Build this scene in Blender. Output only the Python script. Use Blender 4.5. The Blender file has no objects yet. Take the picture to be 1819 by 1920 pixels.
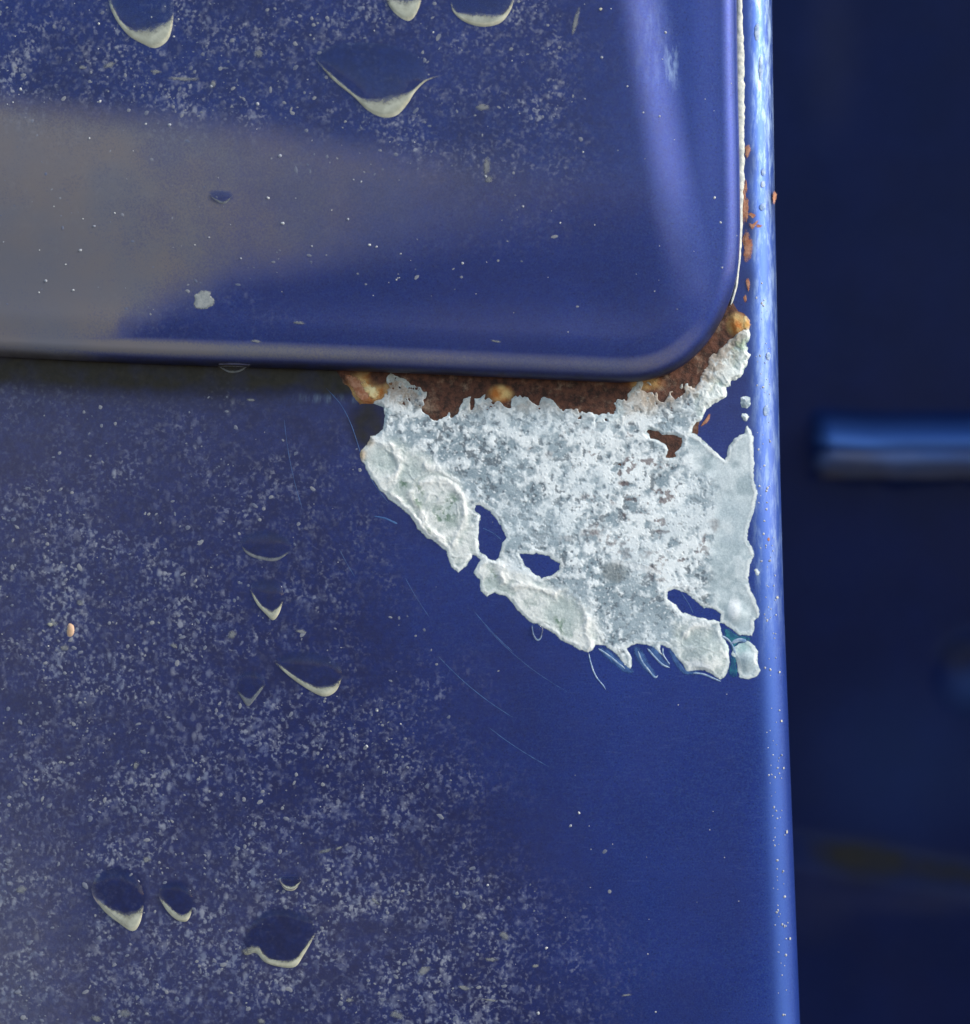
import bpy, math, random
import numpy as np
random.seed(7); rng = np.random.default_rng(7)
sc = bpy.context.scene
col = sc.collection

# ------------------------------------------------------------------ camera
D = 0.32                      # camera to door skin, metres
Z0 = 0.62                     # height of the picture centre above the ground
cam = bpy.data.cameras.new('camera')
cam.sensor_fit = 'HORIZONTAL'; cam.sensor_width = 36.0
cam.lens = 36.0 * D / 0.1819
cam.clip_start = 0.01; cam.clip_end = 2000
cam.dof.use_dof = True; cam.dof.focus_distance = D - 0.001; cam.dof.aperture_fstop = 7.0
camo = bpy.data.objects.new('camera', cam); col.objects.link(camo)
camo.location = (0, -D, Z0); camo.rotation_euler = (math.pi / 2, 0, 0)
sc.camera = camo

# ------------------------------------------------------------------ sky, sun, exposure
EL, AZ = 30.0, 110.0          # sun height; bearing from +Y towards +X
w = bpy.data.worlds.new('World'); sc.world = w; w.use_nodes = True
nt = w.node_tree
sky = nt.nodes.new('ShaderNodeTexSky'); sky.sky_type = 'NISHITA'; sky.sun_disc = False
sky.sun_elevation = math.radians(EL); sky.sun_rotation = math.radians(AZ)
sky.air_density = 1.2; sky.dust_density = 1.0; sky.ozone_density = 1.0
nt.links.new(sky.outputs[0], nt.nodes['Background'].inputs[0])
nt.nodes['Background'].inputs[1].default_value = 0.145
sun = bpy.data.lights.new('sun', 'SUN'); sun.energy = 3.0; sun.angle = math.radians(14); sun.color = (1.0, 0.96, 0.9)
suno = bpy.data.objects.new('sun', sun); col.objects.link(suno)
from mathutils import Vector
sd_ = Vector((math.sin(math.radians(AZ)) * math.cos(math.radians(EL)), math.cos(math.radians(AZ)) * math.cos(math.radians(EL)), math.sin(math.radians(EL))))
suno.rotation_euler = sd_.to_track_quat('Z', 'Y').to_euler(); suno.location = sd_ * 5
sc.view_settings.view_transform = 'Standard'; sc.view_settings.look = 'None'
sc.view_settings.exposure = 0.46; sc.view_settings.gamma = 1.0

# ------------------------------------------------------------------ maths helpers (units: px of the door plane, 10 px = 1 mm)
def W(px, py, h):
    """point of the door that shows at (px, py) and lies h mm in front of the skin plane"""
    px = np.asarray(px, float); py = np.asarray(py, float); h = np.asarray(h, float) * 1e-3
    k = (D - h) / D
    return np.stack([(px - 909.5) * 1e-4 * k, -h + 0 * px, Z0 - (py - 960.0) * 1e-4 * k], -1)
def sstep(a, b, x):
    t = np.clip((x - a) / (b - a), 0, 1); return t * t * (3 - 2 * t)
_T = {}
def vnoise(x, y, seed=0):
    if seed not in _T: _T[seed] = np.random.default_rng(1000 + seed).random((256, 256))
    t = _T[seed]
    xi = np.floor(x).astype(int); yi = np.floor(y).astype(int); fx = x - xi; fy = y - yi
    fx = fx * fx * (3 - 2 * fx); fy = fy * fy * (3 - 2 * fy)
    a = t[yi & 255, xi & 255]; b = t[yi & 255, (xi + 1) & 255]; c = t[(yi + 1) & 255, xi & 255]; d = t[(yi + 1) & 255, (xi + 1) & 255]
    return (a * (1 - fx) + b * fx) * (1 - fy) + (c * (1 - fx) + d * fx) * fy
def fbm(x, y, s, o=4, seed=0, g=0.5):
    r = 0; a = 1; n = 0; ca, sa = math.cos(.6), math.sin(.6)
    for k in range(o):
        r = r + a * vnoise(x / s + 17 * k, y / s + 31 * k, seed + k); n += a; a *= g; s *= 0.5
        x, y = ca * x - sa * y, sa * x + ca * y
    return r / n
def worley(x, y, s, seed=0):
    r = np.random.default_rng(500 + seed); jx = r.random((256, 256)); jy = r.random((256, 256)); jv = r.random((256, 256))
    x = x / s; y = y / s; xi = np.floor(x).astype(int); yi = np.floor(y).astype(int)
    best = np.full(x.shape, 9.0); val = np.zeros(x.shape)
    for dy in (-1, 0, 1):
        for dx in (-1, 0, 1):
            cx = xi + dx; cy = yi + dy
            d = np.hypot(cx + jx[cy & 255, cx & 255] - x, cy + jy[cy & 255, cx & 255] - y)
            m = d < best; best = np.where(m, d, best); val = np.where(m, jv[cy & 255, cx & 255], val)
    return best, val
def sdf(px, py, poly, closed=True):
    """signed distance in px, positive inside"""
    P = np.asarray(poly, float); Q = np.roll(P, -1, 0)
    d2 = np.full(px.shape, 1e18); ins = np.zeros(px.shape, bool)
    n = len(P) if closed else len(P) - 1
    for i in range(n):
        ax, ay = P[i]; bx, by = Q[i]; ex, ey = bx - ax, by - ay
        t = np.clip(((px - ax) * ex + (py - ay) * ey) / (ex * ex + ey * ey + 1e-9), 0, 1)
        d2 = np.minimum(d2, (px - ax - t * ex) ** 2 + (py - ay - t * ey) ** 2)
        if closed:
            c = (ay > py) != (by > py)
            xx = ax + (py - ay) * ex / (ey if abs(ey) > 1e-9 else 1e-9)
            ins ^= c & (px < xx)
    d = np.sqrt(d2)
    return np.where(ins, d, -d) if closed else -d
def spline(pts, n=10, closed=False):
    P = [np.array(p, float) for p in pts]; out = []; m = len(P)
    for i in range(m if closed else m - 1):
        if closed: a, b, c, d = P[i - 1], P[i], P[(i + 1) % m], P[(i + 2) % m]
        else: a, b, c, d = P[max(i - 1, 0)], P[i], P[i + 1], P[min(i + 2, m - 1)]
        for k in range(n):
            t = k / n
            out.append(.5 * ((2 * b) + (c - a) * t + (2 * a - 5 * b + 4 * c - d) * t * t + (3 * b - a - 3 * c + d) * t ** 3))
    if not closed: out.append(P[-1])
    return np.array(out)
def resample(P, n, closed=False):
    P = np.asarray(P, float)
    if closed: P = np.vstack([P, P[:1]])
    s = np.r_[0, np.cumsum(np.hypot(*np.diff(P, axis=0).T))]
    t = np.linspace(0, s[-1], n + 1 if closed else n)
    R = np.stack([np.interp(t, s, P[:, 0]), np.interp(t, s, P[:, 1])], 1)
    return R[:-1] if closed else R
def tag(o, label=None, cat=None, group=None, kind=None):
    if label: o['label'] = label
    if cat: o['category'] = cat
    if group: o['group'] = group
    if kind: o['kind'] = kind
    return o
def mesh_np(name, V, F, mat, parent=None, smooth=True, attrs=None, colors=None):
    me = bpy.data.meshes.new(name); V = np.asarray(V, np.float32).reshape(-1, 3); F = np.asarray(F, np.int32)
    k = F.shape[1]
    me.vertices.add(len(V)); me.vertices.foreach_set('co', V.ravel())
    me.loops.add(F.size); me.loops.foreach_set('vertex_index', F.ravel())
    me.polygons.add(len(F)); me.polygons.foreach_set('loop_start', np.arange(len(F), dtype=np.int32) * k)
    me.polygons.foreach_set('loop_total', np.full(len(F), k, np.int32))
    me.polygons.foreach_set('use_smooth', np.full(len(F), smooth))
    me.update(calc_edges=True); me.validate()
    for a, v in (attrs or {}).items():
        me.attributes.new(a, 'FLOAT', 'POINT').data.foreach_set('value', np.asarray(v, np.float32).ravel())
    for a, v in (colors or {}).items():
        v = np.asarray(v, np.float32).reshape(-1, 3)
        me.attributes.new(a, 'FLOAT_COLOR', 'POINT').data.foreach_set('color', np.hstack([v, np.ones((len(v), 1), np.float32)]).ravel())
    if mat: me.materials.append(mat)
    o = bpy.data.objects.new(name, me); col.objects.link(o)
    if parent is not None: o.parent = parent
    return o
def gridF(nr, nc, wrap=False):
    i = np.arange(nr * nc).reshape(nr, nc)
    if wrap: i = np.hstack([i, i[:, :1]])
    return np.stack([i[:-1, :-1], i[1:, :-1], i[1:, 1:], i[:-1, 1:]], -1).reshape(-1, 4)
def empty(name, loc=(0, 0, 0)):
    o = bpy.data.objects.new(name, None); col.objects.link(o); o.location = loc; o.empty_display_size = 0.01; return o

# ------------------------------------------------------------------ materials
class N:
    def __init__(s, name):
        s.m = bpy.data.materials.new(name); s.m.use_nodes = True; s.t = s.m.node_tree
        s.b = s.t.nodes['Principled BSDF']; s.out = s.t.nodes['Material Output']
        s.co = s.t.nodes.new('ShaderNodeTexCoord').outputs['Object']
    def put(s, sock, v):
        if isinstance(v, bpy.types.NodeSocket): s.t.links.new(v, sock)
        elif isinstance(v, tuple) and sock.type == 'RGBA' and len(v) == 3: sock.default_value = (*v, 1)
        else: sock.default_value = v
    def set(s, **k):
        for a, v in k.items(): s.put(s.b.inputs[a.replace('_', ' ')], v)
    def mapping(s, scale=(1, 1, 1), rot=(0, 0, 0), vec=None):
        n = s.t.nodes.new('ShaderNodeMapping'); s.put(n.inputs['Vector'], vec or s.co); n.inputs['Scale'].default_value = scale; n.inputs['Rotation'].default_value = rot
        return n.outputs[0]
    def noise(s, scale, detail=3, rough=.5, vec=None, dist=0, colr=False):
        n = s.t.nodes.new('ShaderNodeTexNoise'); s.put(n.inputs['Vector'], vec or s.co); n.inputs['Scale'].default_value = scale
        n.inputs['Detail'].default_value = detail; n.inputs['Roughness'].default_value = rough; n.inputs['Distortion'].default_value = dist
        return n.outputs['Color' if colr else 'Fac']
    def vor(s, scale, vec=None, out='Distance', rnd=1):
        n = s.t.nodes.new('ShaderNodeTexVoronoi'); s.put(n.inputs['Vector'], vec or s.co); n.inputs['Scale'].default_value = scale; n.inputs['Randomness'].default_value = rnd
        return n.outputs[out]
    def math(s, op, a, b=0, c=0, clamp=False):
        n = s.t.nodes.new('ShaderNodeMath'); n.operation = op; n.use_clamp = clamp
        s.put(n.inputs[0], a); s.put(n.inputs[1], b); s.put(n.inputs[2], c); return n.outputs[0]
    def rng(s, v, a, b, c=0., d=1., smooth=True):
        n = s.t.nodes.new('ShaderNodeMapRange'); n.interpolation_type = 'SMOOTHSTEP' if smooth else 'LINEAR'
        s.put(n.inputs['Value'], v)
        for k, x in zip(('From Min', 'From Max', 'To Min', 'To Max'), (a, b, c, d)): s.put(n.inputs[k], x)
        return n.outputs[0]
    def mix(s, f, a, b, mode='MIX'):
        n = s.t.nodes.new('ShaderNodeMix'); n.data_type = 'RGBA'; n.blend_type = mode
        s.put(n.inputs[0], f); s.put(n.inputs[6], a); s.put(n.inputs[7], b); return n.outputs[2]
    def attr(s, name, out='Fac'):
        n = s.t.nodes.new('ShaderNodeAttribute'); n.attribute_name = name; return n.outputs[out]
    def fade(s, lo=.05, hi=.6, amt=1.):
        mx = s.t.nodes.new('ShaderNodeMixShader'); tr = s.t.nodes.new('ShaderNodeBsdfTransparent')
        a = s.math('ADD', s.attr('fade'), s.math('MULTIPLY', s.math('SUBTRACT', s.noise(1500, 4, .65), .5), .9))
        s.put(mx.inputs[0], s.math('MULTIPLY', s.rng(a, lo, hi), amt)); s.t.links.new(tr.outputs[0], mx.inputs[1]); s.t.links.new(s.b.outputs[0], mx.inputs[2]); s.t.links.new(mx.outputs[0], s.out.inputs['Surface']); return s
    def bump(s, h, st=.3, dist=1e-4):
        n = s.t.nodes.new('ShaderNodeBump'); s.put(n.inputs['Height'], h); n.inputs['Strength'].default_value = st; n.inputs['Distance'].default_value = dist
        s.put(s.b.inputs['Normal'], n.outputs[0]); return n.outputs[0]

def paint_mat(name, base, base2, dust=(.162, .150, .165), coat=.7, metal=.5, spec=.3, jamb=False):
    n = N(name)
    dust_sheen, speck, grime_shade, pale, scr = n.attr('dust_sheen'), n.attr('speck'), n.attr('grime_shade'), n.attr('pale'), n.attr('scratch')
    flake = n.rng(n.noise(3000, 2, .7), .40, .68)
    c = n.mix(n.rng(n.noise(60, 3), .35, .65), base, base2)
    c = n.mix(n.math('MULTIPLY', flake, .55), c, (base[0] * 4, base[1] * 2.7, base[2] * 1.22))
    c = n.mix(n.math('MULTIPLY', n.rng(n.noise(2600, 3, .65, n.mapping((1, 1, 1), (1, 2, 0))), .52, .72), .6), c, (base[0] * .2, base[1] * .3, base[2] * .32))
    c = n.mix(n.math('MULTIPLY', n.rng(n.noise(45, 5, .6), .4, .7), .30), c, (base[0] * 3.2, base[1] * 1.3, base[2] * .85))
    # fine wipe marks in the cleaned paint
    sv = n.mapping((1, 1, 9), (0, -.5, 0))
    wipe = n.math('MULTIPLY', n.rng(n.noise(260, 5, .7, sv), .52, .8), .16)
    wipe = n.math('MULTIPLY', wipe, n.math('ADD', scr, .25))
    c = n.mix(wipe, c, (.22, .30, .52))
    # dust specks in three sizes
    wv = n.mix(.0005, n.co, n.noise(700, 2, .5, colr=True), 'ADD')
    size = n.noise(130, 2)
    s1 = n.rng(n.vor(950, n.mapping((1, 1, .75), (0, .5, 0), wv)), .10, .42, 1, 0)
    k1 = n.rng(n.vor(950, n.mapping((1, 1, .75), (0, .5, 0), wv), 'Color'), .35, 1., 0, 1)
    s1 = n.math('MULTIPLY', s1, k1)
    s2 = n.rng(n.vor(480, n.mapping((1, 1, .6), (0, -.7, 0), wv)), .08, .33, 1, 0)
    k2 = n.rng(n.vor(480, n.mapping((1, 1, .6), (0, -.7, 0), wv), 'Color'), .5, 1., 0, 1)
    s2 = n.math('MULTIPLY', s2, k2)
    cl = n.rng(n.noise(1300, 2, .5, wv), .50, .74)
    cl = n.math('ADD', cl, n.math('MULTIPLY', n.rng(n.noise(620, 3, .5), .52, .72), .5))
    sp = n.math('ADD', n.math('MULTIPLY', s1, .55), n.math('MULTIPLY', s2, 1.15))
    sp = n.math('ADD', sp, n.math('MULTIPLY', cl, .60))
    sp = n.math('MULTIPLY', sp, n.rng(size, .32, .62, .35, 1.35))
    sp = n.math('MULTIPLY', sp, speck, clamp=True)
    shade_tint = n.math('MULTIPLY', n.attr('shade_tint'), n.rng(n.noise(500, 4, .6), .3, .7, .75, 1.), clamp=True)
    c = n.mix(shade_tint, c, (.018, .019, .070))  # shading across the door, darker towards the left, mixed into the colour
    f = n.math('MULTIPLY', dust_sheen, n.rng(n.noise(220, 5, .6), .2, .8, .9, 1.1))
    f = n.math('MULTIPLY', f, n.rng(n.noise(2900, 3, .7), .3, .7, .75, 1.2), clamp=True)
    tot = n.math('ADD', f, n.math('MULTIPLY', sp, .85), clamp=True)
    dc = n.mix(n.rng(n.noise(90, 2), .3, .7), dust, (dust[0] * .86, dust[1] * .95, dust[2] * 1.08))
    c = n.mix(f, c, dc)  # colour of the dust and of the painted grey reflections
    c = n.mix(n.math('MULTIPLY', sp, .72, clamp=True), c, n.mix(n.rng(n.noise(400, 3), .35, .65), (.18, .21, .31), (.34, .36, .42)))
    c = n.mix(n.attr('edge_sheen'), c, (.09, .20, .66))  # sky sheen of the rolled edge mixed into the paint colour
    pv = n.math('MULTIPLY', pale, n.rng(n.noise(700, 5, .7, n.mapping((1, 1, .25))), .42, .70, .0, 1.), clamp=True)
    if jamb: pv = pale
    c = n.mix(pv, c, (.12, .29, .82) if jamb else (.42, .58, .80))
    gn = n.math('MULTIPLY', grime_shade, n.rng(n.noise(260, 3, .5), .25, .7, .75, 1.1), clamp=True)
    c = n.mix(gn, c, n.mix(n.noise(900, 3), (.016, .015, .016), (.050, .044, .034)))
    n.set(Base_Color=c, Roughness=n.rng(tot, 0, .5, .42, .8), Metallic=n.rng(tot, 0, .4, metal, 0), Specular_IOR_Level=spec,
          Coat_Weight=n.math('MULTIPLY', n.rng(n.math('MAXIMUM', tot, gn), .05, .6, 1, .1), coat), Coat_Roughness=n.rng(n.noise(500, 3), .3, .7, .10, .2))
    n.bump(n.math('ADD', n.math('MULTIPLY', sp, .6), n.math('MULTIPLY', n.noise(600, 4, .6), .35)), .35, 1e-4)
    return n.m
M_paint = paint_mat('blue_paint', (.010, .036, .27), (.015, .045, .31), coat=.35)
M_jamb = paint_mat('shaded_jamb_paint', (.003, .010, .075), (.004, .012, .09), coat=.06, metal=.1, spec=.1, jamb=True)  # door blue darkened to stand for the shade on the jamb

n = N('zinc_crust')
c = n.attr('alb', 'Color')
c = n.mix(n.rng(n.noise(2600, 4, .7), .32, .68), n.mix(1., c, (.82, .84, .85), 'MULTIPLY'), n.mix(.12, c, (.9, .92, .93)))
n.set(Base_Color=c, Roughness=.72, Specular_IOR_Level=.35)
n.bump(n.noise(3200, 5, .7), .3, 1e-4); n.fade(.0, .45, 1.); M_zinc = n.m

n = N('rust')
c = n.mix(n.rng(n.noise(600, 5, .7), .35, .65), (.030, .013, .010), (.13, .050, .030))
c = n.mix(n.rng(n.noise(260, 4, .7), .52, .72, 0, .7), c, n.mix(n.noise(900, 3), (.20, .085, .05), (.46, .36, .26)))

c = n.mix(n.attr('amber'), c, n.mix(n.rng(n.noise(400, 3), .35, .65), (.50, .17, .03), (.80, .55, .22)))
n.set(Base_Color=c, Roughness=.85)
n.bump(n.noise(2500, 5, .7), .8, 2e-4); M_rust = n.m

n = N('rust_chip')
c = n.mix(n.rng(n.noise(900, 4, .7), .35, .65), (.36, .13, .06), (.52, .27, .17))
n.set(Base_Color=c, Roughness=.8); n.bump(n.noise(2500, 4), .5, 1e-4); n.fade(.1, .7, .9); M_chip = n.m

n = N('yellow_resin')
n.set(Base_Color=n.mix(n.rng(n.noise(500, 3), .3, .7), (.72, .38, .10), (.9, .78, .42)), Roughness=.45); n.bump(n.noise(1500, 4), .4, 1e-4); n.fade(.0, .7, 1.); M_yellow = n.m

n = N('seam_sealant')
n.set(Base_Color=n.mix(n.rng(n.noise(1200, 4, .6), .3, .7), (.42, .45, .44), (.66, .66, .58)), Roughness=.75); n.bump(n.noise(2500, 4), .5, 1e-4); M_seal = n.m

n = N('cream_glint_chip')  # cream of the painted drop glints, edge chips and bright specks
c = n.mix(n.rng(n.noise(500, 4, .6), .3, .7), (.44, .43, .33), (.62, .61, .48))
n.set(Base_Color=c, Roughness=.6, Coat_Weight=.5, Coat_Roughness=.1); n.bump(n.noise(2200, 4), .3, 1e-4); n.fade(.08, .95, .97); M_cream = n.m

n = N('grain_dull'); n.set(Base_Color=n.mix(n.rng(n.noise(300, 2), .35, .65), (.10, .12, .20), (.22, .23, .27)), Roughness=.85); M_dull = n.m
n = N('dust_grain')
n.set(Base_Color=n.mix(n.rng(n.noise(300, 2), .35, .65), (.30, .32, .38), (.55, .56, .56)), Roughness=.8); M_grain = n.m
n = N('ochre_grain'); n.set(Base_Color=n.mix(n.noise(800, 3), (.55, .32, .18), (.7, .5, .36)), Roughness=.8); M_ochre = n.m
n = N('dried_mud_and_glint'); n.set(Base_Color=n.mix(n.rng(n.noise(900, 4, .6), .3, .7), (.17, .19, .23), (.30, .31, .32)), Roughness=.85); n.bump(n.noise(2500, 4), .5, 1e-4); n.fade(.15, .85, .7); M_mud_glint = n.m
n = N('dried_milk'); n.set(Base_Color=n.mix(n.rng(n.noise(900, 4, .6), .3, .7), (.26, .29, .31), (.42, .44, .43)), Roughness=.85); n.bump(n.noise(2500, 4), .5, 1e-4); n.fade(.0, .5, .9); M_spot = n.m
n = N('blue_wash'); n.set(Base_Color=n.mix(n.rng(n.noise(700, 4, .6), .35, .65), (.02, .07, .24), (.07, .17, .42)), Roughness=.5); n.bump(n.noise(2000, 4), .4, 1e-4); n.fade(.1, .8, .8); M_wash = n.m
n = N('pale_run'); n.set(Base_Color=n.mix(n.rng(n.noise(900, 4, .6), .35, .65), (.16, .28, .50), (.45, .56, .70)), Roughness=.6); n.bump(n.noise(2000, 4), .4, 1e-4); n.fade(.05, .6, .85); M_run = n.m
n = N('teal_stain'); n.set(Base_Color=n.mix(n.rng(n.noise(700, 4, .6), .35, .65), (.01, .09, .22), (.03, .24, .30)), Roughness=.4); n.fade(.1, .6, .8); M_teal = n.m
n = N('black_rubber'); n.set(Base_Color=(.012, .012, .014), Roughness=.6); n.bump(n.noise(900, 4), .3, 2e-4); M_rub = n.m
n = N('gravel')
n.set(Base_Color=n.mix(n.rng(n.noise(60, 6, .7), .35, .65), (.16, .14, .13), (.30, .275, .25)), Roughness=.95); n.bump(n.noise(60, 6, .7), .7, .01); M_ground = n.m
m = bpy.data.materials.new('water'); m.use_nodes = True; t = m.node_tree; t.nodes.clear()
o_ = t.nodes.new('ShaderNodeOutputMaterial'); mx = t.nodes.new('ShaderNodeMixShader'); tr = t.nodes.new('ShaderNodeBsdfTransparent'); gl = t.nodes.new('ShaderNodeBsdfGlossy'); fr = t.nodes.new('ShaderNodeFresnel')
fr.inputs['IOR'].default_value = 1.33; gl.inputs['Roughness'].default_value = .04; tr.inputs[0].default_value = (.93, .95, .97, 1)
t.links.new(fr.outputs[0], mx.inputs[0]); t.links.new(tr.outputs[0], mx.inputs[1]); t.links.new(gl.outputs[0], mx.inputs[2]); t.links.new(mx.outputs[0], o_.inputs[0]); M_water = m

# ------------------------------------------------------------------ door shape
EDGE = np.array([(-300, 1445), (0, 1448), (350, 1453), (650, 1459), (900, 1464), (1150, 1471), (1400, 1481), (1650, 1491), (1920, 1502), (2300, 1520)], float)
def xedge(py): return np.interp(py, EDGE[:, 0], EDGE[:, 1]) + 9
R_ROLL = 6.0
def H_low(px, py):
    """height of the lower skin (mm)"""
    d = (xedge(py) - px) / 10
    h = np.where(d < R_ROLL, -(R_ROLL - np.sqrt(np.maximum(R_ROLL ** 2 - (R_ROLL - np.maximum(d, 0)) ** 2, 0))), 0)
    crown = -2.6e-6 * np.maximum(1100 - px, 0) ** 2 - 1.0e-6 * np.maximum(py - 1100, 0) ** 2
    return h + crown + .10 * (fbm(px, py, 260, 2, 40) - .5)
OUT = spline([(-300, 652), (-100, 663), (100, 674), (300, 683), (600, 693), (900, 706), (1080, 714), (1170, 717), (1230, 709), (1280, 686), (1322, 648), (1353, 600), (1373, 550), (1384, 500), (1388, 430), (1387, 300), (1384, 150), (1382, 0), (1378, -300)], 24)
CREASE = np.array([(-300, 1160), (0, 1205), (150, 1228), (300, 1252), (420, 1272), (560, 1290), (700, 1300)], float)
def H_up(px, py, sd):
    T = 4.6; r = 3.2
    q = np.clip(sd, 0, r)
    h = T - r + np.sqrt(np.maximum(r * r - (r - q) ** 2, 0))
    cx = np.interp(py, CREASE[:, 0], CREASE[:, 1])
    amp = 2.1 * (1 - sstep(300, 640, py)) + .2
    h = h + amp * sstep(52, -52, px - cx) * sstep(0, 8, sd)
    h = h + .5 * sstep(1.5, 9, sd) + .9 * np.sin(np.clip((py + 300) / 950, 0, 1) * math.pi) * sstep(0, 25, sd)
    h = h + H_low(np.minimum(px, 1390), py) - .10 * fbm(px, py, 200, 2, 44)
    return h

# clean / dusty regions, from where the dirt lies on this door
def ell(px, py, cx, cy, rx, ry, s=.35):
    d = np.hypot((px - cx) / rx, (py - cy) / ry); return sstep(1 + s, 1 - s, d)
drops = [
 ('large', 'round water drop cut by the top edge at upper left, painted glint at its tip', [(205,-60),(203,0),(215,35),(240,65),(268,82),(292,89),(315,72),(325,40),(326,-10),(318,-60),(265,-90)], [(200,-10),(215,32),(240,65),(268,82),(292,90),(314,76),(323,50),(326,22)], [(205,-12),(223,30),(248,50),(270,47),(292,42),(308,38),(318,30),(324,20)]),
 ('mid', 'pointed water drop at the top edge, left of the wide crescent drop', [(720,-40),(722,0),(738,22),(760,36),(775,33),(788,10),(793,-20),(785,-50),(750,-60)], [(721,-4),(738,22),(760,38),(774,35),(786,14),(791,-6)], [(726,-14),(740,-8),(755,-9),(768,-9),(780,-9),(788,-12)]),
 ('mid', 'wide water drop at the top edge with an even painted crescent glint', [(845,-20),(848,18),(870,40),(905,48),(938,42),(958,18),(966,-15),(955,-50),(900,-65),(855,-50)], [(844,0),(850,22),(872,41),(905,50),(938,43),(957,20),(966,-8)], [(847,-1),(855,19),(872,22),(905,22),(935,25),(951,15),(961,-9)]),
 ('large', 'wide triangular water drop in the upper panel trailing thin arms left and right', [(590,110),(625,148),(665,180),(690,205),(718,218),(745,214),(765,192),(785,165),(800,150),(790,110),(740,85),(660,80),(610,90)], [(590,111),(625,150),(663,181),(690,207),(718,220),(744,216),(764,195),(778,173),(800,152),(830,142)], [(593,109),(629,144),(669,176),(695,182),(720,177),(744,173),(762,170),(776,164),(798,147),(828,139)]),
 ('thin', 'faint shallow smile shaped drop mark left of the zinc patch', [(450,1022),(462,1036),(490,1048),(520,1049),(545,1034),(540,1010),(500,995),(462,1002)], [(450,1021),(465,1040),(492,1050),(520,1051),(546,1033)], [(453,1021),(470,1034),(494,1042),(520,1043),(543,1031)]),
 ('mid', 'small hooked water drop below the faint smile shaped mark', [(470,1105),(480,1130),(500,1152),(512,1161),(524,1145),(532,1120),(525,1095),(500,1085),(478,1090)], [(468,1105),(482,1133),(500,1153),(512,1163),(523,1151),(531,1128)], [(471,1104),(489,1131),(503,1139),(512,1141),(520,1137),(529,1126)]),
 ('mid', 'long slanting water drop below and left of the zinc patch', [(515,1242),(545,1268),(580,1292),(608,1304),(630,1292),(642,1270),(630,1240),(585,1222),(540,1225)], [(513,1241),(545,1270),(580,1294),(608,1306),(630,1296),(642,1270)], [(517,1239),(551,1264),(585,1282),(608,1284),(628,1279),(640,1266)]),
 ('thin', 'dull small V shaped drop mark just left of the long slanting drop', [(443,1290),(455,1312),(466,1322),(480,1308),(498,1284),(485,1262),(455,1262)], [(443,1292),(456,1314),(466,1324),(480,1309),(499,1282)], [(448,1294),(459,1304),(468,1305),(477,1299),(495,1280)]),
 ('large', 'round dark water drop with painted glint foot at lower left, larger of the pair', [(172,1665),(180,1690),(210,1718),(240,1740),(255,1740),(267,1715),(270,1680),(255,1645),(220,1628),(185,1640)], [(176,1682),(195,1708),(222,1730),(248,1746),(262,1732),(270,1698)], [(180,1681),(205,1699),(228,1706),(245,1707),(258,1703),(267,1694)]),
 ('mid', 'thinly rimmed water drop at lower left, smaller of the pair', [(298,1680),(312,1705),(335,1724),(352,1724),(362,1702),(358,1672),(335,1655),(305,1660)], [(298,1683),(314,1709),(334,1726),(352,1726),(362,1702)], [(302,1681),(321,1700),(336,1711),(350,1711),(360,1700)]),
 ('mid', 'bent water drop with a curled left end near the bottom edge', [(452,1785),(480,1790),(495,1805),(530,1812),(555,1806),(575,1775),(590,1740),(570,1715),(510,1705),(470,1735)], [(450,1784),(462,1791),(480,1787),(497,1804),(525,1813),(553,1813),(569,1792),(593,1750)], [(453,1775),(468,1771),(485,1773),(500,1791),(525,1798),(548,1797),(563,1785),(589,1748)]),
 ('mid', 'tiny crescent drop above the bent drop near the bottom edge', [(524,1652),(535,1667),(552,1668),(564,1654),(560,1644),(530,1643)], [(524,1653),(535,1668),(552,1669),(565,1653)], [(528,1653),(537,1659),(550,1660),(562,1651)]),
 ('thin', 'tiny pale crescent drop on the smooth grey painted reflection', [(394,368),(412,381),(435,373),(432,360),(400,358)], [(393,367),(412,381),(424,381),(436,368)], [(396,366),(413,375),(424,374),(434,366)]),
 ('thin', 'slender curved drop mark in the dark seam under the raised panel', [(408,684),(428,698),(452,697),(470,684),(440,678)], [(407,685),(428,698),(450,697),(470,682)], [(411,684),(429,693),(449,692),(467,681)]),
 ('clear', 'clear little water bead hanging from the lower edge of the zinc crust', [(998,1172),(998,1188),(1006,1200),(1014,1197),(1019,1180),(1012,1168)], [(997,1172),(998,1188),(1006,1201),(1014,1198),(1019,1182)], [(1000,1172),(1001,1187),(1007,1197),(1013,1194),(1016,1182)]),
]
def clean(px, py):
    k = np.zeros(px.shape)
    for d in drops:
        P = np.array(d[2], float); x0, y0 = P.min(0) - 12; x1, y1 = P.max(0) + 12
        m = (px > x0) & (px < x1) & (py > y0) & (py < y1)
        if m.any(): k[m] = np.maximum(k[m], sstep(-4, 6, sdf(px[m], py[m], spline(d[2], 5, True))))
    return k

# ------------------------------------------------------------------ the door
car = empty('car', (0, 0, 0))
tag(car, 'blue car with open dusty door corner showing a flaking zinc coated rust patch', 'car')

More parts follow.
